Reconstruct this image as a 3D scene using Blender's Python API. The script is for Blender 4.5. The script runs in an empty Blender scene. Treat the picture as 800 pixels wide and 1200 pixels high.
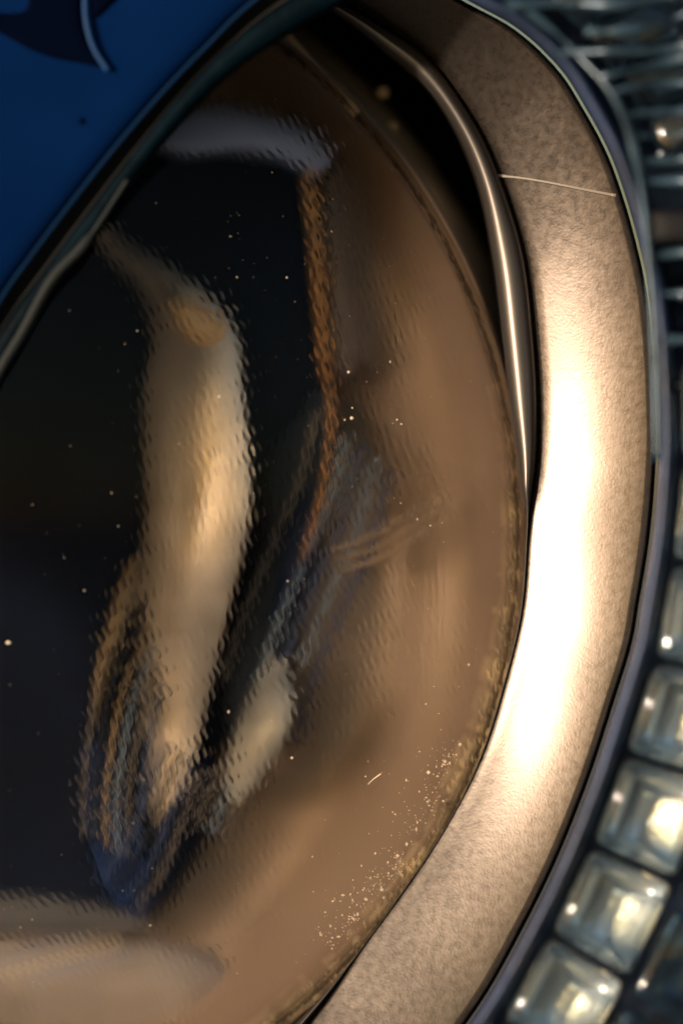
import bpy, math, random
import numpy as np
R_ = math.radians
random.seed(7)
rng = np.random.default_rng(7)
SC = bpy.context.scene
COL = SC.collection
MM = 0.001

# ------------------------------------------------------------------ camera, world, sun, exposure
D = 0.42                      # camera to the plane of the lens rim
PX = 0.082 / 1200.0           # metres per photograph pixel on that plane
cam_d = bpy.data.cameras.new('camera')
cam = bpy.data.objects.new('camera', cam_d)
COL.objects.link(cam)
cam.location = (0, -D, 0)
cam.rotation_euler = (R_(90), 0, 0)
cam_d.sensor_fit = 'VERTICAL'
cam_d.sensor_height = 36.0
cam_d.lens = 36.0 * D / 0.082
cam_d.clip_start = 0.01
cam_d.clip_end = 6000
cam_d.dof.use_dof = True
cam_d.dof.focus_distance = D - 0.003
cam_d.dof.aperture_fstop = cam_d.lens / 20.0
SC.camera = cam

SUN_AZ, SUN_EL = 46.0, 6.0   # degrees to the left of the viewing direction's reverse, above the horizon
sun_vec = np.array([-math.sin(R_(SUN_AZ)) * math.cos(R_(SUN_EL)), -math.cos(R_(SUN_AZ)) * math.cos(R_(SUN_EL)), math.sin(R_(SUN_EL))])
world = bpy.data.worlds.new('World')
SC.world = world
world.use_nodes = True
wn = world.node_tree
wn.nodes.clear()
sky = wn.nodes.new('ShaderNodeTexSky')
sky.sky_type = 'NISHITA'
sky.sun_disc = False
sky.sun_elevation = R_(SUN_EL)
sky.sun_rotation = math.atan2(sun_vec[0], sun_vec[1])
sky.dust_density = 1.5
bg = wn.nodes.new('ShaderNodeBackground')
bg.inputs[1].default_value = 0.15
wo = wn.nodes.new('ShaderNodeOutputWorld')
wn.links.new(sky.outputs[0], bg.inputs[0])
wn.links.new(bg.outputs[0], wo.inputs[0])

sun_d = bpy.data.lights.new('sun', 'SUN')
sun_d.energy = 4.0
sun_d.angle = R_(3.0)
sun_d.color = (1.0, 0.83, 0.67)
sun = bpy.data.objects.new('sun', sun_d)
COL.objects.link(sun)
import mathutils
sun.rotation_euler = mathutils.Vector(sun_vec.tolist()).to_track_quat('Z', 'Y').to_euler()
sun.location = (sun_vec * 3).tolist()

SC.view_settings.view_transform = 'Standard'
SC.view_settings.look = 'None'
SC.view_settings.exposure = 0.6
SC.view_settings.gamma = 1.0
SC.cycles.use_denoising = True
SC.cycles.caustics_refractive = True
SC.cycles.caustics_reflective = True
SC.cycles.max_bounces = 20
SC.cycles.transmission_bounces = 16
SC.cycles.glossy_bounces = 8
SC.cycles.transparent_max_bounces = 16
SC.cycles.sample_clamp_indirect = 6.0
SC.cycles.blur_glossy = 0.3

# ------------------------------------------------------------------ helpers
def P(px, py, d):
    """real position d metres behind the rim plane (negative: nearer) of a point of the lamp"""
    k = PX * (D + d) / D
    return ((px - 400) * k, d, (600 - py) * k)

def link(name, verts, faces, mat, parent=None, smooth=True, mats=None):
    me = bpy.data.meshes.new(name)
    me.from_pydata([tuple(map(float, v)) for v in verts], [], faces)
    me.update()
    o = bpy.data.objects.new(name, me)
    COL.objects.link(o)
    if mat: me.materials.append(mat)
    if smooth:
        me.polygons.foreach_set('use_smooth', [True] * len(me.polygons))
    if parent: o.parent = parent
    return o

def grid_faces(nu, nv, cu=False, cv=False, off=0):
    f = []
    for i in range(nu if cu else nu - 1):
        for j in range(nv if cv else nv - 1):
            a = i * nv + j; b = ((i + 1) % nu) * nv + j
            c = ((i + 1) % nu) * nv + (j + 1) % nv; d = i * nv + (j + 1) % nv
            f.append((off + a, off + b, off + c, off + d))
    return f

def spline(pts, n, closed=False):
    pts = np.array(pts, float)
    m = len(pts)
    out = []
    segs = m if closed else m - 1
    for s in range(segs):
        if closed:
            p0, p1, p2, p3 = (pts[(s + k) % m] for k in (-1, 0, 1, 2))
        else:
            p1, p2 = pts[s], pts[s + 1]
            p0 = pts[s - 1] if s else 2 * p1 - p2
            p3 = pts[s + 2] if s + 2 < m else 2 * p2 - p1
        for t in np.linspace(0, 1, n, endpoint=False):
            out.append(0.5 * ((2 * p1) + (p2 - p0) * t + (2 * p0 - 5 * p1 + 4 * p2 - p3) * t * t + (3 * p1 - p0 - 3 * p2 + p3) * t ** 3))
    if not closed: out.append(pts[-1])
    return np.array(out)

CX, CY, RL = -125.0, 625.0, 741.0     # lens axis and rim radius in photograph pixels
def polar(pts):
    p = np.array(pts, float)
    th = np.degrees(np.arctan2(p[:, 1] - CY, p[:, 0] - CX)) % 360
    r = np.hypot(p[:, 0] - CX, p[:, 1] - CY)
    o = np.argsort(th); th, r = th[o], r[o]
    c = spline(np.c_[np.r_[th[-2:] - 360, th, th[:2] + 360], np.r_[r[-2:], r, r[:2]]], 12)
    return lambda t: np.interp(np.asarray(t, float) % 360, c[:, 0], c[:, 1])
left_in = [(200, -82), (0, -122), (-125, -130), (-500, -40), (-820, 300), (-890, 630), (-820, 960), (-500, 1290), (-125, 1390), (100, 1362)]
left_out = [(300, -125), (100, -190), (-125, -215), (-560, -110), (-900, 250), (-985, 630), (-900, 1010), (-560, 1390), (-125, 1500), (200, 1445)]
r_out = polar([(440, -52), (532, 0), (600, 38), (650, 85), (678, 128), (706, 180), (724, 228), (744, 300), (753, 343), (759, 394), (763, 460), (764, 525), (762, 562), (756, 628), (744, 703), (736, 750), (711, 832), (680, 925), (650, 1000), (606, 1090), (550, 1186), (430, 1320)] + left_out)
r_face = polar([(330, -30), (450, 33), (500, 68), (540, 120), (568, 168), (592, 228), (613, 300), (624, 390), (629, 480), (627, 540), (620, 590), (616, 640), (609, 720), (590, 800), (562, 888), (522, 968), (470, 1046), (420, 1115), (372, 1180), (320, 1240), (240, 1300)] + [(x, y) for x, y in left_in[:-1]] + [(120, 1352)])
r_lip = polar([(330, -22), (400, 20), (450, 60), (500, 104), (535, 155), (560, 215), (577, 300), (588, 390), (597, 470), (607, 545), (612, 600), (611, 650), (604, 725), (586, 800), (558, 888), (519, 967), (467, 1044), (417, 1113), (366, 1175), (312, 1232), (232, 1292)] + [(x, y) for x, y in left_in[:-1]] + [(110, 1345)])

def ring(name, prof, mat, parent, n=360, th0=0.0, th1=360.0):
    """prof: list of functions theta -> (radius px, depth m)"""
    closed = abs(th1 - th0 - 360) < 1e-6
    ths = np.linspace(th0, th1, n, endpoint=not closed)
    v = []
    for t in ths:
        c, s = math.cos(R_(t)), math.sin(R_(t))
        for f in prof:
            r, d = f(t)
            v.append(P(CX + r * c, CY + r * s, d))
    return link(name, v, grid_faces(n, len(prof), cu=closed), mat, parent)

def slab(name, outline, depth, thick, mat, parent, bulge=0.0, seg=10, rim=0.35, dfun=None):
    """a thick piece with a smooth closed outline (pixels), rounded over towards its edge; bulge in metres towards the viewer"""
    c = spline(outline, seg, True)
    ctr = c.mean(0)
    n = len(c)
    v, ks = [], [1.0, 0.97, 0.9, 0.78, 0.6, 0.4, 0.2]
    prof = [(1.0, thick)] + [(k, thick * rim * (1 - math.sqrt(max(0, 1 - k ** 6))) - bulge * (1 - k * k)) for k in ks]
    for k, dd in prof:
        for q in c:
            p = ctr + (q - ctr) * k
            v.append(P(p[0], p[1], depth + dd + (dfun(p[0], p[1]) if dfun else 0)))
    f = []
    for i in range(len(prof) - 1):
        for j in range(n):
            f.append((i * n + j, i * n + (j + 1) % n, (i + 1) * n + (j + 1) % n, (i + 1) * n + j))
    m = len(v)
    v.append(P(ctr[0], ctr[1], depth - bulge + (dfun(*ctr) if dfun else 0)))
    last = (len(prof) - 1) * n
    for j in range(n): f.append((last + j, last + (j + 1) % n, m))
    v.append(P(ctr[0], ctr[1], depth + thick + (dfun(*ctr) if dfun else 0)))
    for j in range(n): f.append(((j + 1) % n, j, m + 1))
    return link(name, v, f, mat, parent)

def tube(name, pts, rad, mat, parent=None, k=8, flat=1.0):
    pts = np.array(pts, float)
    n = len(pts); v = []
    for i in range(n):
        t = pts[min(i + 1, n - 1)] - pts[max(i - 1, 0)]; t /= np.linalg.norm(t)
        a = np.cross(t, (0, 1, 0)); a /= np.linalg.norm(a); b = np.cross(t, a)
        rr = rad[i] if hasattr(rad, '__len__') else rad
        for j in range(k):
            q = 2 * math.pi * j / k
            v.append(pts[i] + rr * (a * math.cos(q) + flat * b * math.sin(q)))
    f = grid_faces(n, k, cv=True)
    f.append(tuple(range(k))[::-1]); f.append(tuple((n - 1) * k + j for j in range(k)))
    return link(name, v, f, mat, parent)

def tag(o, label=None, cat=None, group=None, kind=None):
    for k, x in (('label', label), ('category', cat), ('group', group), ('kind', kind)):
        if x: o[k] = x
    return o

def mat(name, base=(0.5,) * 3, rough=0.5, metal=0.0, coat=0.0, var=None, bump=None, spec=0.5):
    """var: (scale, amount) tone mottling of the surface; bump: list of (scale, distance mm)"""
    m = bpy.data.materials.new(name); m.use_nodes = True
    nt = m.node_tree; b = nt.nodes['Principled BSDF']
    b.inputs['Base Color'].default_value = (*base, 1)
    b.inputs['Roughness'].default_value = rough
    b.inputs['Metallic'].default_value = metal
    b.inputs['Coat Weight'].default_value = coat
    b.inputs['Coat Roughness'].default_value = 0.04
    b.inputs['Specular IOR Level'].default_value = spec
    tc = nt.nodes.new('ShaderNodeTexCoord')
    if var:
        n = nt.nodes.new('ShaderNodeTexNoise'); n.inputs['Scale'].default_value = var[0]; n.inputs['Detail'].default_value = 5
        nt.links.new(tc.outputs['Object'], n.inputs['Vector'])
        r = nt.nodes.new('ShaderNodeMapRange')
        r.inputs[1].default_value = 0.3; r.inputs[2].default_value = 0.7
        r.inputs[3].default_value = 1 - var[1]; r.inputs[4].default_value = 1 + var[1]
        nt.links.new(n.outputs[0], r.inputs[0])
        mx = nt.nodes.new('ShaderNodeVectorMath'); mx.operation = 'SCALE'
        mx.inputs[0].default_value = base
        nt.links.new(r.outputs[0], mx.inputs['Scale'])
        nt.links.new(mx.outputs[0], b.inputs['Base Color'])
        rr = nt.nodes.new('ShaderNodeMapRange')
        rr.inputs[1].default_value = 0.3; rr.inputs[2].default_value = 0.7
        rr.inputs[3].default_value = rough * 0.85; rr.inputs[4].default_value = min(1, rough * 1.15)
        nt.links.new(n.outputs[0], rr.inputs[0]); nt.links.new(rr.outputs[0], b.inputs['Roughness'])
    last = None
    for s, dist in (bump or []):
        n = nt.nodes.new('ShaderNodeTexNoise'); n.inputs['Scale'].default_value = s; n.inputs['Detail'].default_value = 3
        nt.links.new(tc.outputs['Object'], n.inputs['Vector'])
        bp = nt.nodes.new('ShaderNodeBump'); bp.inputs['Distance'].default_value = dist * MM; bp.inputs['Strength'].default_value = 1
        nt.links.new(n.outputs[0], bp.inputs['Height'])
        if last: nt.links.new(last.outputs[0], bp.inputs['Normal'])
        last = bp
    if last: nt.links.new(last.outputs[0], b.inputs['Normal'])
    return m

def lens_glass(name, ior, lattice, clear, rough, refl=1.18):
    """moulded lens plastic: part of the light passes straight, the rest is bent by the fine moulded texture"""
    m = bpy.data.materials.new(name); m.use_nodes = True
    nt = m.node_tree; N = nt.nodes; L = nt.links; N.clear()
    out = N.new('ShaderNodeOutputMaterial')
    refr = N.new('ShaderNodeBsdfRefraction'); refr.inputs['IOR'].default_value = ior; refr.inputs['Roughness'].default_value = rough
    tr = N.new('ShaderNodeBsdfTransparent')
    gl = N.new('ShaderNodeBsdfGlossy'); gl.inputs['Roughness'].default_value = 0.05
    fr = N.new('ShaderNodeFresnel'); fr.inputs['IOR'].default_value = refl
    m1 = N.new('ShaderNodeMixShader'); m1.inputs[0].default_value = clear
    m2 = N.new('ShaderNodeMixShader')
    L.new(refr.outputs[0], m1.inputs[1]); L.new(tr.outputs[0], m1.inputs[2])
    L.new(fr.outputs[0], m2.inputs[0]); L.new(m1.outputs[0], m2.inputs[1]); L.new(gl.outputs[0], m2.inputs[2])
    L.new(m2.outputs[0], out.inputs[0])
    if lattice:
        tc = N.new('ShaderNodeTexCoord')
        def vm(op, a, b=None):
            n = N.new('ShaderNodeVectorMath'); n.operation = op
            for i, x in enumerate((a, b)):
                if x is None: continue
                if isinstance(x, tuple): n.inputs[i].default_value = x
                else: L.new(x, n.inputs[i])
            return n
        def mt(op, a, b=None):
            n = N.new('ShaderNodeMath'); n.operation = op
            for i, x in enumerate((a, b)):
                if x is None: continue
                if isinstance(x, (int, float)): n.inputs[i].default_value = x
                else: L.new(x, n.inputs[i])
            return n.outputs[0]
        # slow warp so that the rows of dimples wander
        wz = N.new('ShaderNodeTexNoise'); wz.inputs['Scale'].default_value = 60; wz.inputs['Detail'].default_value = 2
        L.new(tc.outputs['Object'], wz.inputs['Vector'])
        wsub = vm('SUBTRACT', wz.outputs['Color'], (0.5, 0.5, 0.5))
        wsc = N.new('ShaderNodeVectorMath'); wsc.operation = 'SCALE'; wsc.inputs['Scale'].default_value = 0.004; L.new(wsub.outputs[0], wsc.inputs[0])
        w2 = N.new('ShaderNodeTexNoise'); w2.inputs['Scale'].default_value = 900; w2.inputs['Detail'].default_value = 2
        L.new(tc.outputs['Object'], w2.inputs['Vector'])
        w2s = vm('SUBTRACT', w2.outputs['Color'], (0.5, 0.5, 0.5))
        w2c = N.new('ShaderNodeVectorMath'); w2c.operation = 'SCALE'; w2c.inputs['Scale'].default_value = 0.00055; L.new(w2s.outputs[0], w2c.inputs[0])
        add = vm('ADD', tc.outputs['Object'], wsc.outputs[0])
        add2 = vm('ADD', add.outputs[0], w2c.outputs[0])
        sp = N.new('ShaderNodeSeparateXYZ'); L.new(add2.outputs[0], sp.inputs[0])
        # u along the rows, v across them
        u = mt('ADD', mt('MULTIPLY', sp.outputs[0], 0.92), mt('MULTIPLY', sp.outputs[2], 0.38))
        v = mt('SUBTRACT', mt('MULTIPLY', sp.outputs[2], 0.92), mt('MULTIPLY', sp.outputs[0], 0.38))
        su = mt('SINE', mt('MULTIPLY', u, 2 * math.pi / 0.00062))
        sv = mt('SINE', mt('MULTIPLY', v, 2 * math.pi / 0.00150))
        lat = mt('MULTIPLY', su, mt('ADD', mt('MULTIPLY', sv, 0.5), 0.5))
        # patchy strength
        pn = N.new('ShaderNodeTexNoise'); pn.inputs['Scale'].default_value = 160; pn.inputs['Detail'].default_value = 1
        L.new(tc.outputs['Object'], pn.inputs['Vector'])
        mr = N.new('ShaderNodeMapRange'); mr.inputs[1].default_value = 0.35; mr.inputs[2].default_value = 0.65; mr.inputs[3].default_value = 0.35; mr.inputs[4].default_value = 1.0
        L.new(pn.outputs[0], mr.inputs[0])
        lat = mt('MULTIPLY', lat, mr.outputs[0])
        fine = N.new('ShaderNodeTexNoise'); fine.inputs['Scale'].default_value = 1100; fine.inputs['Detail'].default_value = 2
        mp = N.new('ShaderNodeMapping'); mp.inputs['Rotation'].default_value = (0, R_(25), 0); mp.inputs['Scale'].default_value = (1, 1, 0.4)
        L.new(tc.outputs['Object'], mp.inputs[0]); L.new(mp.outputs[0], fine.inputs['Vector'])
        b1 = N.new('ShaderNodeBump'); b1.inputs['Distance'].default_value = lattice * MM; L.new(lat, b1.inputs['Height'])
        b2 = N.new('ShaderNodeBump'); b2.inputs['Distance'].default_value = lattice * 1.1 * MM; L.new(fine.outputs[0], b2.inputs['Height'])
        L.new(b1.outputs[0], b2.inputs['Normal'])
        L.new(b2.outputs[0], refr.inputs['Normal'])
    return m

# ------------------------------------------------------------------ materials
M = {}
M['bezel'] = mat('satin_bronze', (0.053, 0.042, 0.034), 0.29, 0.78, coat=0.22, var=(1700, 0.12), bump=[(4800, 0.0065), (1500, 0.0045)])
M['bezel'].node_tree.nodes['Principled BSDF'].inputs['Coat Roughness'].default_value = 0.20
M['lip'] = mat('polished_bronze', (0.13, 0.115, 0.105), 0.38, 0.85, bump=[(900, 0.006)])
M['flange'] = mat('flange_bronze', (0.26, 0.19, 0.13), 0.45, 0.5)
M['bowl'] = mat('brown_reflector', (0.205, 0.138, 0.094), 0.42, 0.3, var=(45, 0.14))
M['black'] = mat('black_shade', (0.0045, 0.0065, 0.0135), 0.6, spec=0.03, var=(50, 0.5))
M['housing'] = mat('black_housing', (0.012, 0.010, 0.009), 0.6)
M['mount'] = mat('mount_brown', (0.28, 0.22, 0.155), 0.6, var=(120, 0.3))
M['clip'] = mat('clip_bronze', (0.45, 0.32, 0.20), 0.5, 0.3)  # paler bronze for the highlight on the lens rim
M['glint'] = mat('polished_bead', (0.07, 0.08, 0.09), 0.17, 1.0)
M['cream'] = mat('cream_reflector', (0.95, 0.80, 0.58), 0.5, 0.0)
M['beige'] = mat('beige_reflector', (0.50, 0.40, 0.30), 0.5, 0.1, var=(180, 0.15))
M['grey'] = mat('grey_reflector', (0.44, 0.38, 0.31), 0.5, 0.1)
M['amber'] = mat('amber_reflector', (0.34, 0.16, 0.05), 0.4, 0.3, var=(700, 0.6))
M['tan'] = mat('tan_reflector', (0.60, 0.36, 0.17), 0.45, 0.2)
M['umber'] = mat('umber', (0.09, 0.068, 0.052), 0.5)
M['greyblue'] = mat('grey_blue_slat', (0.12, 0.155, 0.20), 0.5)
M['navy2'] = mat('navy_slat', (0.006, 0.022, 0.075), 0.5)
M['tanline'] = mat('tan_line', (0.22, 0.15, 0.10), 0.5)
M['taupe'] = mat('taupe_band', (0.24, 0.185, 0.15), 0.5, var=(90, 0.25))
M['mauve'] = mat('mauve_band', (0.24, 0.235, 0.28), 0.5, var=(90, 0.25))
M['mirror'] = mat('mirror_bar', (0.97, 0.97, 0.95), 0.25, 0.6)
M['ridge'] = mat('ridge_plastic', (0.030, 0.058, 0.085), 0.32, 0.3, var=(300, 0.5))
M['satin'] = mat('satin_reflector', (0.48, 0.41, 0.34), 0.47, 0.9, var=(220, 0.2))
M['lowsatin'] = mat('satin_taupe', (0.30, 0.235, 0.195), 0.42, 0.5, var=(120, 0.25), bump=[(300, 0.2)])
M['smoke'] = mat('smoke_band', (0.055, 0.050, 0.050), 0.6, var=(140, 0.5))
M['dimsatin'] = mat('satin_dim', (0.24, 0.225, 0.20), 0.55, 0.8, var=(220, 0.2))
M['olive'] = mat('olive_bronze', (0.22, 0.15, 0.08), 0.5, 0.3)
M['slate'] = mat('slate_louvre', (0.015, 0.019, 0.026), 0.5, spec=0.1)
M['navy'] = mat('navy_louvre', (0.004, 0.012, 0.042), 0.5, spec=0.1)
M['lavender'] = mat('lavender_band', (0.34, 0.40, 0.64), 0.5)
M['darkbrown'] = mat('dark_brown_band', (0.09, 0.06, 0.05), 0.5)
M['gold'] = mat('gold_facet', (0.66, 0.50, 0.28), 0.3, 0.2, var=(300, 0.98))  # strong dark-to-gold mottling paints in the gleams
M['paint'] = mat('blue_paint', (0.0012, 0.0100, 0.048), 0.7, 0.0, coat=0.0, spec=0.0, var=(22, 0.38))
M['rubber'] = mat('black_rubber', (0.006, 0.006, 0.007), 0.7, spec=0.2)
M['teal'] = mat('teal_edge', (0.0006, 0.004, 0.007), 0.5, 0.0, var=(300, 0.6), bump=[(500, 0.1)], spec=0.03)
M['pale'] = mat('pale_edge', (0.018, 0.021, 0.022), 0.5, 0.0, spec=0.1)
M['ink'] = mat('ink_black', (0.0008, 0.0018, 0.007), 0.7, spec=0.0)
M['tray'] = mat('navy_tray', (0.012, 0.020, 0.042), 0.45, 0.1, var=(160, 0.6), bump=[(300, 0.3)])
M['silver'] = mat('silver_backing', (0.92, 0.93, 0.92), 0.22, 0.6, bump=[(350, 0.2)])
M['teal_metal'] = mat('teal_metal', (0.05, 0.095, 0.14), 0.25, 0.6, var=(200, 0.5), bump=[(350, 0.25)])
M['blue_rim'] = mat('blue_rim', (0.012, 0.024, 0.060), 0.45, 0.1, var=(150, 0.5), bump=[(260, 0.2)])
M['dust'] = mat('pale_dust', (0.75, 0.60, 0.44), 0.7)
M['scratch'] = mat('scratch', (0.12, 0.10, 0.08), 0.55, 0.2)
M['ground'] = mat('pale_gravel', (0.30, 0.24, 0.17), 0.9, var=(3, 0.2))
g = bpy.data.materials.new('crystal'); g.use_nodes = True
gb = g.node_tree.nodes['Principled BSDF']
gb.inputs['Base Color'].default_value = (0.86, 0.95, 1.0, 1); gb.inputs['Transmission Weight'].default_value = 1.0
gb.inputs['Roughness'].default_value = 0.04; gb.inputs['IOR'].default_value = 1.5
M['crystal'] = None
M['crystal'] = lens_glass('crystal', 1.42, 0.0, 0.72, 0.01, 1.40)
for n_ in M['crystal'].node_tree.nodes:
    if n_.bl_idname in ('ShaderNodeBsdfRefraction', 'ShaderNodeBsdfTransparent'): n_.inputs['Color'].default_value = (0.88, 0.95, 1.0, 1)
M['lens_front'] = lens_glass('lens_front', 1.13, 0.068, 0.30, 0.02)
M['lens_back'] = lens_glass('lens_back', 1.13, 0.0, 0.28, 0.22, 1.02)

# ------------------------------------------------------------------ setting
g_ = link('ground', [(-400, -400, -0.62), (400, -400, -0.62), (400, 400, -0.62), (-400, 400, -0.62)], [(0, 1, 2, 3)], M['ground'], smooth=False)
tag(g_, 'pale gravelly ground below the lamp', 'ground', kind='structure')

# ------------------------------------------------------------------ the headlamp
lamp = bpy.data.objects.new('headlamp', None); COL.objects.link(lamp)
tag(lamp, 'round car headlamp with textured glass dome, satin bronze ring and crystal blocks around it', 'headlamp')

# --- bezel: concave satin cone, groove, polished inner lip
dO, dF = -0.0045, -0.0012
def gv(t): return float(min(max((r_face(t) - r_lip(t) - 2) / 10, 0.05), 1))
def bz(k, dep): return lambda t: (r_out(t) * (1 - k) + (r_face(t) + 4) * k, dep)
prof = [lambda t: (r_out(t) + 5, 0.016), lambda t: (r_out(t) + 5, 0.002), lambda t: (r_out(t) + 4, dO + 0.0016), lambda t: (r_out(t) + 2, dO + 0.0004), lambda t: (r_out(t) - 0.5, dO + 0.00003)]
for k in np.linspace(0.06, 0.97, 12):
    prof.append(bz(k, dO + (dF - dO) * (0.65 * k + 0.35 * k * k)))
prof += [lambda t: (r_face(t) + 2, dF + 0.0002 * gv(t)), lambda t: (r_face(t) + 1, dF + 0.0006 * gv(t))]
bezel = ring('bezel_ring', prof, M['bezel'], lamp, 480)
def lp(a):
    def f(t):
        w = (r_face(t) + 1 - r_lip(t)) * (gv(t) if gv(t) < 1 else 1)
        return (r_face(t) + 1 - w * (0.5 - 0.5 * math.cos(a)) , dF + 0.0006 * gv(t) - 0.0016 * gv(t) * math.sin(a))
    return f
lipprof = [lp(a) for a in np.linspace(0, math.pi * 0.95, 12)] + [lambda t: (r_face(t) + 1 - (r_face(t) + 2.5 - r_lip(t)) * gv(t), dF + 0.0012 + 0.0078 * gv(t))]
lip = ring('bezel_lip', lipprof, M['lip'], bezel, 480)
sc = []
for x, y in spline([(557, 205), (600, 207), (640, 213), (685, 222), (721, 229)], 6):
    th = math.degrees(math.atan2(y - CY, x - CX)); r = math.hypot(x - CX, y - CY)
    k = (r_out(th) - r) / (r_out(th) - r_face(th) - 4); k = min(max(k, 0), 1)
    sc.append(P(x, y, dO + (dF - dO) * (0.65 * k + 0.35 * k * k) ))
tube('scratch', sc, 0.00015, M['scratch'], bezel, 6, 0.10)

# --- lens dome (outer and inner surface one closed shell)
RM = RL * PX; cx0, _, cz0 = P(CX, CY, 0)
DE, H, TH = 0.0018, 0.0118, 0.0026
def lens_prof(R, h, yE, n):
    q = []
    for a in np.linspace(0, math.pi / 2, n):
        q.append((R * math.sin(a), yE - h * math.cos(a) ** 1.1))
    return q
nr, na = 60, 260
v = []; 
op = lens_prof(RM, H, DE, nr)[1:]
ip = lens_prof(RM - 0.0009, H - TH, DE, nr)[1:]
chain = op + [(RM, DE + 0.002), (RM - 0.0009, DE + 0.002)] + ip[::-1]
v.append((cx0, DE - H, cz0))
for a in range(na):
    c, s = math.cos(2 * math.pi * a / na), math.sin(2 * math.pi * a / na)
    for r, y in chain: v.append((cx0 + r * c, y, cz0 + r * s))
v.append((cx0, DE - H + TH, cz0))
m = len(chain); f = []
for a in range(na):
    b = (a + 1) % na
    f.append((0, 1 + a * m, 1 + b * m)); f.append((len(v) - 1, 1 + b * m + m - 1, 1 + a * m + m - 1))
    for j in range(m - 1): f.append((1 + a * m + j, 1 + a * m + j + 1, 1 + b * m + j + 1, 1 + b * m + j))
lens = link('lens_dome', v, f, M['lens_front'], lamp)
lens.data.materials.append(M['lens_back'])
for p in lens.data.polygons:
    c = p.center
    r = math.hypot(c[0] - cx0, c[2] - cz0)
    yo = DE - H * math.sqrt(max(0, 1 - (r / RM) ** 2)) ** 1.1
    ri = r / (RM - 0.0009)
    yi = DE - (H - TH) * math.sqrt(max(0, 1 - ri ** 2)) ** 1.1 if ri < 1 else 9
    if abs(c[1] - yi) < abs(c[1] - yo) and r < RM - 0.0008: p.material_index = 1
# make sure normals point outwards
import bmesh
bm = bmesh.new(); bm.from_mesh(lens.data); bmesh.ops.recalc_face_normals(bm, faces=bm.faces); bm.to_mesh(lens.data); bm.free()

def cr(r, d): return lambda t: (r, d)
flange = ring('lens_flange', [cr(RL - 10, 0.0065), cr(RL - 10, 0.0034), cr(RL - 4, 0.0034), cr(RL + 1, 0.0035), cr(RL + 4, 0.0040), cr(RL + 5, 0.0065)], M['flange'], lamp)

tube('mount_clip', [P(x, y, 0.0030) for x, y in spline([(325, 28), (345, 50), (372, 82), (398, 112), (417, 137)], 8)], 0.00032, M['clip'], lamp, 8, 0.6)  # bright tube standing in for the highlight on the lens rim

# --- inside: brown bowl, shade, reflectors made up for the bright streaks
def bowl(k): return lambda t: (RL * (1 - 0.97 * k) - 12, 0.0012 * min(1, k / 0.08) * math.sin(R_(t) * 5 + 22 * k) * math.sin(R_(t) * 2 - 9 * k + 1) + 0.006 + 0.0095 * math.sin(min(k / 0.3, 1) * math.pi / 2) ** 0.6 + 0.02 * max(0, k - 0.5))
ring('reflector_bowl', [bowl(k) for k in np.linspace(0, 1, 30)], M['bowl'], lamp, 240)

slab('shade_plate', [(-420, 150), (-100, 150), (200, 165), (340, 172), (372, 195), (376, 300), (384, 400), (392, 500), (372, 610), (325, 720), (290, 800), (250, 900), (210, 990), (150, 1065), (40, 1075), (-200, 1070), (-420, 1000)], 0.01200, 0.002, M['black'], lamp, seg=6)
def curved_reflector(name, rows, mt_, d0):
    """satin curved strip: rows of (centre x, y, half width, forward lift mm); leans so that its crest is towards the right"""
    rows = spline(rows, 8); us = np.linspace(-1, 1, 25); v = []
    ang = np.clip(20 - (us - 0.25) * 32, -30, 60)
    hh = np.r_[0, np.cumsum(np.tan(np.radians((ang[1:] + ang[:-1]) / 2)) * np.diff(us))]
    for x, y, w, l in rows:
        for u, h in zip(us, hh):
            v.append(P(x + u * w, y, d0 - l * MM - h * w * PX))
        v.append(P(x + w * 1.01, y, d0 + 0.0012)); v.append(P(x - w * 1.01, y, d0 + 0.0012))
    n = len(us) + 2; f = grid_faces(len(rows), n, cv=True)
    f.append(tuple(range(n))[::-1]); f.append(tuple((len(rows) - 1) * n + j for j in range(n)))
    return link(name, v, f, mt_, lamp)
curved_reflector('cream_reflector', [(118, 268, 12, -0.8), (150, 300, 28, -0.5), (200, 345, 42, 0.0), (226, 390, 50, 0.4), (226, 450, 58, 0.9), (229, 520, 62, 1.3), (232, 590, 62, 1.45), (224, 650, 60, 1.15), (214, 710, 54, 0.35), (208, 780, 44, -0.5), (202, 850, 34, -1.0), (196, 920, 24, -1.1), (185, 985, 12, -1.2)], M['satin'], 0.0105)  # made-up strip, shaped so the light draws a pale streak on it
slab('amber_strip', [(158, 650), (165, 690), (140, 760), (118, 830), (106, 850), (112, 790), (135, 700)], 0.01025, 0.0012, M['olive'], lamp, bulge=0.001)
slab('tan_reflector', [(200, 350), (225, 352), (250, 366), (266, 384), (270, 405), (250, 412), (222, 400), (205, 378)], 0.0060, 0.0006, M['tan'], lamp, bulge=0.0006)
curved_reflector('small_reflector', [(322, 775, 12, 0), (318, 815, 26, 0.4), (306, 855, 30, 0.6), (290, 900, 24, 0.3), (272, 940, 10, 0)], M['dimsatin'], 0.0095)  # second made-up strip, for the fainter patch of light below
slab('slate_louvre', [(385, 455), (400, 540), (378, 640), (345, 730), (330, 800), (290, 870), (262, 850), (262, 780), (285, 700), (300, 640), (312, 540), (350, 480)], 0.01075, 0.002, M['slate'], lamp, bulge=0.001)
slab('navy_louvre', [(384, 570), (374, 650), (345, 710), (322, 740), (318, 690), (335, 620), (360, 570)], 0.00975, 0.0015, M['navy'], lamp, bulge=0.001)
slab('blue_louvre', [(100, 870), (140, 890), (160, 960), (180, 1010), (185, 1060), (150, 1070), (115, 1020), (100, 940)], 0.01000, 0.002, M['navy'], lamp, bulge=0.001)
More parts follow.
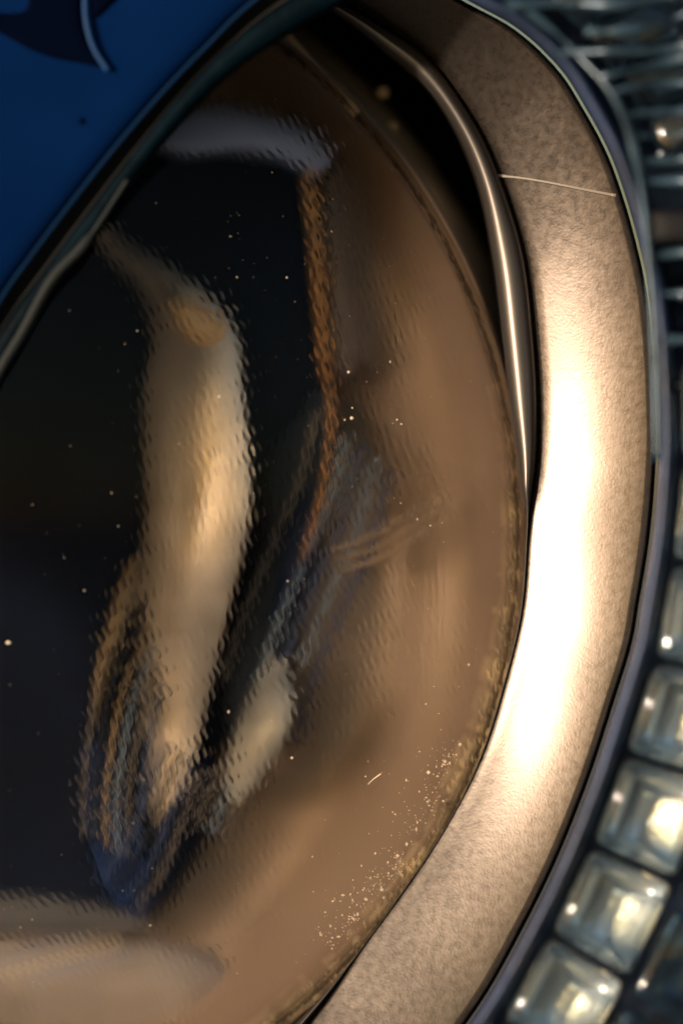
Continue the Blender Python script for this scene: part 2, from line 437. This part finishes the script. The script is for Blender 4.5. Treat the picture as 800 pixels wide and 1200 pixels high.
slab('slate_louvre', [(185, 960), (215, 900), (255, 890), (250, 950), (225, 1010), (190, 1060), (165, 1050), (170, 1000)], 0.01025, 0.002, M['black'], lamp, bulge=0.001)
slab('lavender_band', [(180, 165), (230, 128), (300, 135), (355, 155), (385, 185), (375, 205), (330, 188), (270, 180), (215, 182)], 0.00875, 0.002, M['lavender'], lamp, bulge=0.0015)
slab('amber_strip', [(352, 190), (364, 194), (374, 260), (380, 350), (386, 430), (378, 440), (368, 350), (360, 260)], 0.00925, 0.0015, M['amber'], lamp)
slab('brown_strip', [(378, 190), (400, 215), (416, 290), (422, 380), (412, 440), (394, 430), (388, 360), (384, 270)], 0.00950, 0.0015, M['darkbrown'], lamp)
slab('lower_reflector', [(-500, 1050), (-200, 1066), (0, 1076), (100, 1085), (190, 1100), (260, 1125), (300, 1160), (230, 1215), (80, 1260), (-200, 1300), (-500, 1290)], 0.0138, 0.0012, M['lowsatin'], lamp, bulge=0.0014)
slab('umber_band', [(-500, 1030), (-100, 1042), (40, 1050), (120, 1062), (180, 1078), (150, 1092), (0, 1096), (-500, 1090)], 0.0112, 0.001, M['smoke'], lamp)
# slats added so their broken-up images make pale and dark ticks in the texture
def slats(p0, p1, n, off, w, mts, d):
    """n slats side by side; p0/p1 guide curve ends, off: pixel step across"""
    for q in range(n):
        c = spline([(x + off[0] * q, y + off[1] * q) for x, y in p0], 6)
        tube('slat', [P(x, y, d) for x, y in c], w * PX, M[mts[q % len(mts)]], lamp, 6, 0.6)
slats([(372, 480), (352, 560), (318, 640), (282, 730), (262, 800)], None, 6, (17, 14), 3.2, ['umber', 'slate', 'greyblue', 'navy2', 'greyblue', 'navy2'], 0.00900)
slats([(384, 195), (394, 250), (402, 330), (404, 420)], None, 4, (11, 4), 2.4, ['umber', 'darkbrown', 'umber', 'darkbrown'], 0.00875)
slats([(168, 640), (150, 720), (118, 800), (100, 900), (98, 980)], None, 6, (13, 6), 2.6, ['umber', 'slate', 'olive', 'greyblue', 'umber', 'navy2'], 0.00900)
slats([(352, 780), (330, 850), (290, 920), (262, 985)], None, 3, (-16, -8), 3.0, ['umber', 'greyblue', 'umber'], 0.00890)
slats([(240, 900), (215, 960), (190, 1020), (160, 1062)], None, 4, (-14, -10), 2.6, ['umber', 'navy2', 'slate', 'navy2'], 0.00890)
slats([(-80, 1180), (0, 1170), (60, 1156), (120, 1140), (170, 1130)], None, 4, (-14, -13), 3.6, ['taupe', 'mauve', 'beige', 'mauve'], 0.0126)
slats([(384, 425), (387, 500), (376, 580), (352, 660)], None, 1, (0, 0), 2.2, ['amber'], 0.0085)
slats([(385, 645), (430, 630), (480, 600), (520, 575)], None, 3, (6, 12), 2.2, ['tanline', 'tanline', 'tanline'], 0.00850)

# ring of small facets just inside the rim, gleams painted into their gold colour
fr_ = rng.uniform(0, 1, (360, 3))
def fc(k):
    def f(t):
        w = min(max((t + 14) / 30, 0), 1); q = fr_[int((t + 30) * 0.9 + 0.5 * math.sin(t * 1.7)) % 360] * w
        return [(RL - 9, 0.0045), (RL - 11 - 2 * q[0], 0.0042), (RL - 12 - 9 * q[1], 0.0046 + 0.0020 * q[2]), (RL - 14 - 12 * q[1], 0.0075)][k]
    return f
ring('facet_ring', [fc(k) for k in range(4)], M['gold'], lamp, 1100, -14, 66)

# housing between lens and bezel, with the mount seen in the gap
ring('inner_housing', [lambda t: (r_lip(t) + 14, 0.010), lambda t: (r_lip(t) + 14, 0.03), cr(RL - 40, 0.05), cr(10, 0.052)], M['housing'], lamp, 200)
def mr_(k, d): return lambda t: (RL + k, d)
mount = ring('lens_mount', [mr_(-6, 0.010), mr_(10, 0.011), mr_(24, 0.014), mr_(28, 0.020)], M['mount'], lamp, 200)
for x, y, r in ((449, 108, 8), (458, 151, 10), (474, 176, 6), (489, 205, 7), (497, 245, 6), (430, 122, 5)):
    v = []; f = []
    cx_, cy_, cz_ = P(x, y, 0.0118); rr = r * PX
    for i in range(9):
        a = math.pi * i / 8
        for j in range(12): v.append((cx_ + rr * math.sin(a) * math.cos(j * math.pi / 6), cy_ - 0.5 * rr * math.cos(a), cz_ + rr * math.sin(a) * math.sin(j * math.pi / 6)))
    link('stud', v, grid_faces(9, 12, cv=True), M['gold'], mount)  # gold balls added for the blurred glints in the gap

# --- crystal blocks in a tray round the bezel
ring('crystal_tray', [lambda t: (r_out(t) + 8, 0.012), lambda t: (r_out(t) + 8, -0.0125), lambda t: (r_out(t) + 16, -0.0160), lambda t: (r_out(t) + 30, -0.0125), lambda t: (r_out(t) + 40, -0.0105), lambda t: (r_out(t) + 420, -0.0105), lambda t: (r_out(t) + 430, -0.0165)], M['tray'], lamp, 240, -64, 78)
ring('tray_rim', [lambda t: (r_out(t) + 9, -0.0160), lambda t: (r_out(t) + 12, -0.0190), lambda t: (r_out(t) + 18, -0.0196), lambda t: (r_out(t) + 24, -0.0186), lambda t: (r_out(t) + 27, -0.0150)], M['blue_rim'], lamp, 240, -64, 78)
def block(t0, t1, a, b, dtop, dbot, twist=0.0, pad='silver'):
    pk0 = random.uniform(0.34, 0.62)
    """eight-cornered crystal block, edges bevelled by an inset top"""
    def pt(t, o, d): r = r_out(t) + o; return P(CX + r * math.cos(R_(t)), CY + r * math.sin(R_(t)), d)
    bm = bmesh.new()
    vs = [bm.verts.new(pt(t, o, d)) for d in (dtop, dbot) for t, o in ((t0, a), (t0, b), (t1, b), (t1, a))]
    vs[0].co.y += twist; vs[1].co.y -= twist * 0.5
    for q in ((0, 1, 2, 3), (7, 6, 5, 4), (0, 4, 5, 1), (1, 5, 6, 2), (2, 6, 7, 3), (3, 7, 4, 0)): bm.faces.new([vs[k] for k in q])
    bmesh.ops.recalc_face_normals(bm, faces=bm.faces)
    bmesh.ops.bevel(bm, geom=bm.edges[:], offset=0.0008, segments=4, profile=0.5, affect='EDGES')
    me = bpy.data.meshes.new('crystal_block'); bm.to_mesh(me); bm.free()
    me.polygons.foreach_set('use_smooth', [True] * len(me.polygons))
    me.materials.append(M['crystal'])
    o = bpy.data.objects.new('crystal_block', me); COL.objects.link(o); o.parent = lamp
    # domed mirror pad added under the block, shaped for a bright edge and a dark side
    v = []; f = []; n = 13
    for iu in range(n):
        for iv in range(n):
            a_ = iv / (n - 1); c_ = iu / (n - 1)          # across (radial) and along (round the ring)
            def cv(q, pk, fall):
                if q < pk: return 1 - (1 - q / pk) ** 2
                if q < 0.9: return 1 - fall * ((q - pk) / (0.9 - pk)) ** 1.2
                return (1 - fall) * (1 - (q - 0.9) / 0.1)
            h = 0.0017 * cv(a_, pk0, 0.5) * cv(c_, 0.25, 0.25)
            v.append(pt(t0 + (t1 - t0) * (0.05 + 0.90 * c_), a + (b - a) * (0.04 + 0.92 * a_), dbot + 0.0008 - h))
    f = grid_faces(n, n)
    base = [pt(t0 + (t1 - t0) * 0.05, a + (b - a) * 0.04, dbot + 0.0015), pt(t0 + (t1 - t0) * 0.05, a + (b - a) * 0.96, dbot + 0.0015), pt(t0 + (t1 - t0) * 0.95, a + (b - a) * 0.96, dbot + 0.0015), pt(t0 + (t1 - t0) * 0.95, a + (b - a) * 0.04, dbot + 0.0015)]
    m0 = len(v); v += base; f.append((m0, m0 + 1, m0 + 2, m0 + 3))
    link('mirror_pad', v, f, M[pad], o)
    if pad == 'silver':  # bars added under the glass to give bright edge highlights
        tt = (t1 - t0); q1 = random.uniform(9, 15); q2 = random.uniform(0.10, 0.16)
        tube('mirror_bar', [pt(t0 + tt * (0.14 + 0.72 * k), a + q1 + 3 * k, dbot - 0.0030) for k in np.linspace(0, 1, 6)], 0.00042, M['mirror'], o, 8, 0.6)
        tube('mirror_bar', [pt(t0 + tt * (q2 + 0.03 * k), a + 20 + (b - a - 36) * k, dbot - 0.0030) for k in np.linspace(0, 1, 6)], [0.0003, 0.0006, 0.0008, 0.0008, 0.0006, 0.0003], M['mirror'], o, 8, 0.6)
for i in range(-5, 6):
    tc_ = 27.7 + 7.3 * i
    hw = 3.33
    block(tc_ - hw, tc_ + hw, 38, 140, -0.022 + random.uniform(-.0006, .0006), -0.0125, random.uniform(-0.0008, 0.0008))
    block(tc_ - hw + 1.2, tc_ + hw + 0.9, 152, 250, -0.0215 + random.uniform(-.0006, .0006), -0.0125, random.uniform(-0.0008, 0.0008), 'teal_metal')
for i in range(12):
    tc_ = -13.2 - 3.5 * i
    a = 62 + random.uniform(-8, 8)
    if tc_ > -26 and tc_ < -22: continue
    block(tc_ - 1.6, tc_ + 1.6, a, a + 105 + random.uniform(-10, 10), -0.021 + random.uniform(-.001, .001), -0.0125, random.uniform(-0.001, 0.001), 'teal_metal')
    block(tc_ - 1.6, tc_ + 1.6, a + 118, a + 260, -0.021 + random.uniform(-.001, .001), -0.0125, random.uniform(-0.001, 0.001), 'teal_metal')
for pl, w in (([(685, 37), (725, 36), (762, 31), (810, 14)], 2.4), ([(640, 62), (690, 61), (715, 60), (770, 60), (820, 50)], 2.6), ([(700, 92), (722, 86), (775, 74), (830, 60)], 2.4),
              ([(590, 6), (660, 4), (727, 5), (790, -6)], 2.6), ([(728, 136), (750, 133), (830, 128)], 2.0), ([(755, 190), (775, 188), (830, 184)], 2.6), ([(757, 213), (800, 212), (840, 212)], 2.4),
              ([(712, 108), (760, 100), (830, 96)], 1.8), ([(742, 160), (790, 158), (840, 150)], 1.8), ([(770, 300), (800, 296), (840, 294)], 2.6), ([(774, 345), (800, 344), (850, 345)], 2.2), ([(776, 400), (800, 398), (850, 398)], 2.6),
              ([(615, 10), (650, 38), (690, 78), (718, 112), (738, 160), (750, 215), (760, 300), (768, 420), (770, 540)], 2.0)):
    tube('ridge', [P(x, y, -0.0215 + 0.0006 * math.sin(x * 0.05)) for x, y in spline(pl, 8)], [w * PX * q for q in np.interp(np.arange(len(spline(pl, 8))), np.arange(0, len(spline(pl, 8)) + 5, 5), rng.uniform(0.8, 3.2, len(np.arange(0, len(spline(pl, 8)) + 5, 5))))], M['ridge'], lamp, 8, 0.7)
def ball(name, x, y, d, r, m_, par):
    c = P(x, y, d); rr = r * PX; v = []
    for i in range(13):
        a = math.pi * i / 12
        for j in range(16): v.append((c[0] + rr * math.sin(a) * math.cos(j * math.pi / 8), c[1] - rr * math.cos(a), c[2] + rr * math.sin(a) * math.sin(j * math.pi / 8)))
    return link(name, v, grid_faces(13, 16, cv=True), m_, par)
for x, y, r in ((737, 31, 12), (727, 3, 16), (722, 9, 9), (770, 60, 11), (776, 181, 20), (795, 146, 14), (794, 452, 18), (640, 8, 6), (782, 74, 7), (775, 120, 6), (798, 350, 12)):
    ball('bead', x, y, -0.0180, r * 0.5, M['glint'], lamp)  # small balls added so the sun leaves blurred glints here
slab('black_plug', [(763, 247), (800, 245), (850, 247), (855, 268), (850, 285), (800, 286), (764, 284), (760, 265)], -0.022, 0.006, M['rubber'], lamp)

# ------------------------------------------------------------------ dust on the glass
def on_lens(px, py, lift=0.0):
    """where the line of sight meets the dome"""
    lo, hi = -0.03, 0.004
    for _ in range(40):
        mid = (lo + hi) / 2
        x, y, z = P(px, py, mid)
        r = math.hypot(x - cx0, z - cz0) / RM
        surf = DE - H * (math.sqrt(1 - r * r) ** 1.1 if r < 1 else 0)
        if mid < surf: lo = mid
        else: hi = mid
    return np.array(P(px, py, lo - lift))
ico = [(0, 0, 1), (0, 0, -1), (1, 0, 0), (-1, 0, 0), (0, 1, 0), (0, -1, 0)]
icf = [(0, 2, 4), (0, 4, 3), (0, 3, 5), (0, 5, 2), (1, 4, 2), (1, 3, 4), (1, 5, 3), (1, 2, 5)]
v = []; f = []
def speck(px, py, r):
    if math.hypot(px - CX, py - CY) > RL - 6: return
    c = on_lens(px, py); b = len(v); r = r * 1.2
    st = rng.uniform(0.5, 1.5, 3) * (0.8 if px < 380 else 1)
    for q in ico: v.append(c + np.array(q) * r * PX * st)
    for t in icf: f.append(tuple(b + k for k in t))
for _ in range(230): speck(rng.uniform(0, 600), rng.uniform(60, 1190), rng.choice([0.4, 0.55, 0.8, 1.0], p=[.5, .3, .15, .05]))
for _ in range(34): speck(rng.uniform(210, 380), rng.uniform(180, 460), rng.uniform(0.15, 0.38))
arc = spline([(535, 885), (515, 915), (508, 950), (485, 975), (470, 1010), (455, 1040), (430, 1060), (410, 1090), (385, 1110)], 20)
for _ in range(420):
    q = arc[rng.integers(len(arc))]; w = abs(rng.normal(0, 1))
    speck(q[0] - 26 * w * rng.uniform(-0.25, 1) + rng.normal(0, 4), q[1] - 10 * w + rng.normal(0, 6), rng.choice([0.4, 0.7, 1.1, 1.6], p=[.5, .3, .14, .06]) )
for x, y, r in ((10, 753, 2.6), (99, 692, 1.6), (337, 681, 2.0), (412, 490, 2.0), (404, 492, 1.4), (465, 492, 1.8), (470, 497, 1.6), (460, 496, 1.2), (183, 238, 1.8), (268, 834, 1.8), (381, 1069, 2), (549, 779, 1.6), (499, 825, 1.5), (342, 888, 1.5), (504, 616, 1.4), (366, 1004, 1.6), (257, 465, 1.6), (270, 277, 1.4), (408, 436, 1.2), (457, 424, 1.4)):
    speck(x, y, r)
tag(link('dust', v, f, M['dust'], smooth=False), 'pale dust specks scattered over the glass dome', 'dust', kind='stuff')
tag(tube('lint_fibre', [on_lens(431, 919, 0.0001), on_lens(438, 912.5, 0.00015), on_lens(446, 907, 0.0001)], 0.00004, M['dust'], None, 6), 'tiny straight white fibre lying on the brown side of the glass dome', 'lint')

# ------------------------------------------------------------------ blue body panel, upper left
body = bpy.data.objects.new('body_panel', None); COL.objects.link(body)
body.location = P(0, 0, -0.012)
tag(body, 'dark blue painted car body panel with black seal overhanging the lamp', 'car body')
def child_fix(o): o.matrix_parent_inverse = mathutils.Matrix.Translation(body.location).inverted(); return o
def band(name, A, B, prof, mt_, n=14):
    """strip between curves A and B (pixels); prof list of (k across, depth)"""
    a = spline(A, n); b = spline(B, n); v = []
    for i in range(len(a)):
        for k, d in prof:
            p = a[i] * (1 - k) + b[i] * k; v.append(P(p[0], p[1], d))
    return child_fix(link(name, v, grid_faces(len(a), len(prof)), mt_, body))
E0 = [(560, -170), (410, -85), (295, 0), (240, 53), (190, 105), (130, 175), (75, 245), (30, 305), (0, 348), (-60, 450), (-130, 600), (-200, 800)]
E1 = [(590, -130), (450, -65), (330, 3), (270, 50), (215, 105), (152, 182), (100, 250), (48, 320), (8, 375), (-40, 465), (-100, 610), (-170, 810)]
E2 = [(620, -90), (500, -45), (388, 12), (285, 76), (219, 138), (155, 215), (104, 290), (66, 335), (30, 398), (-8, 465), (-70, 620), (-140, 820)]
far = [(x - 620, y - 560) for x, y in E0]
pp = [(-0.010, -0.0080), (-0.004, -0.0130), (0.0, -0.0140), (0.012, -0.0145)] + [(k, -0.0145 + 0.010 * k ** 1.25) for k in (0.03, 0.08, 0.15, 0.25, 0.4, 0.6, 0.8, 1.0)]
band('painted_panel', E0, far, pp, M['paint'])
band('rubber_seal', E0, E1, [(-0.1, -0.0130), (0.1, -0.0120), (0.5, -0.0120), (0.9, -0.0125), (1.05, -0.0130), (1.1, -0.0120)], M['rubber'])
band('teal_edge', E1, E2, [(-0.05, -0.0125), (0.1, -0.0129), (0.4, -0.0132), (0.75, -0.0131), (0.95, -0.0126), (1.0, -0.0115)], M['teal'])
pe = [P(x - 3, y - 4, -0.0130) for x, y in spline([(152, 215), (104, 287), (64, 331), (30, 392), (-8, 460), (-70, 615)], 8)]
child_fix(tube('pale_edge', pe, [0.0002] * 8 + [0.0004] * 33, M['pale'], body, 8))
pdf = lambda x, y: 0
def panel_depth(x, y):
    # distance across the panel from its edge, as in band()
    a = EDGE; u = np.array([620.0, 560.0]); best = 0.0
    for p, q in zip(a[:-1], a[1:]):
        e = q - p; m_ = np.array([[u[0], -e[0]], [u[1], -e[1]]])
        k, w = np.linalg.solve(m_, p - np.array([x, y]))
        if -1e-6 <= w <= 1 + 1e-6: best = max(k, 0); break
    return -0.0145 + 0.010 * best ** 1.25
EDGE = spline(E0, 14)
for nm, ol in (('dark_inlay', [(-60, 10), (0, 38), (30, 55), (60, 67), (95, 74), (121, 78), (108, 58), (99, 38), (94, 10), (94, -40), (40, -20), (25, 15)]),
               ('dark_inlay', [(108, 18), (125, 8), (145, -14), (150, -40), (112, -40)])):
    child_fix(slab(nm, ol, -0.0005, 0.001, M['ink'], body, seg=5, dfun=panel_depth))  # leaf-shaped reflection built as a dark slab on the paint
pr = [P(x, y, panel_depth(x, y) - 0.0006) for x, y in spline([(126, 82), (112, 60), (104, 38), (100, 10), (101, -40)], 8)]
child_fix(tube('inlay_edge', pr, 0.00022, mat('blue_edge', (0.004, 0.03, 0.10), 0.5, spec=0.15), body, 8))  # pale border of the reflection, built as a tube

el = [P(x, y, -0.0137) for x, y in spline(E0, 8)]
child_fix(tube('panel_lip', el, 0.00035, mat('lip_blue', (0.006, 0.03, 0.09), 0.6, spec=0.1), body, 8, 0.8))  # tube added along the edge to give it a pale highlight
c = [P(97 + 4.5 * math.cos(a), 142 + 4.5 * math.sin(a), panel_depth(97, 142) - 0.00005) for a in np.linspace(0, 2 * math.pi, 14, endpoint=False)]
c2 = [(x, y + 0.0004, z) for x, y, z in c]
child_fix(link('paint_chip', c + c2, [tuple(range(14)), tuple(range(27, 13, -1))] + [(i, (i + 1) % 14, 14 + (i + 1) % 14, 14 + i) for i in range(14)], M['ink'], body, False))
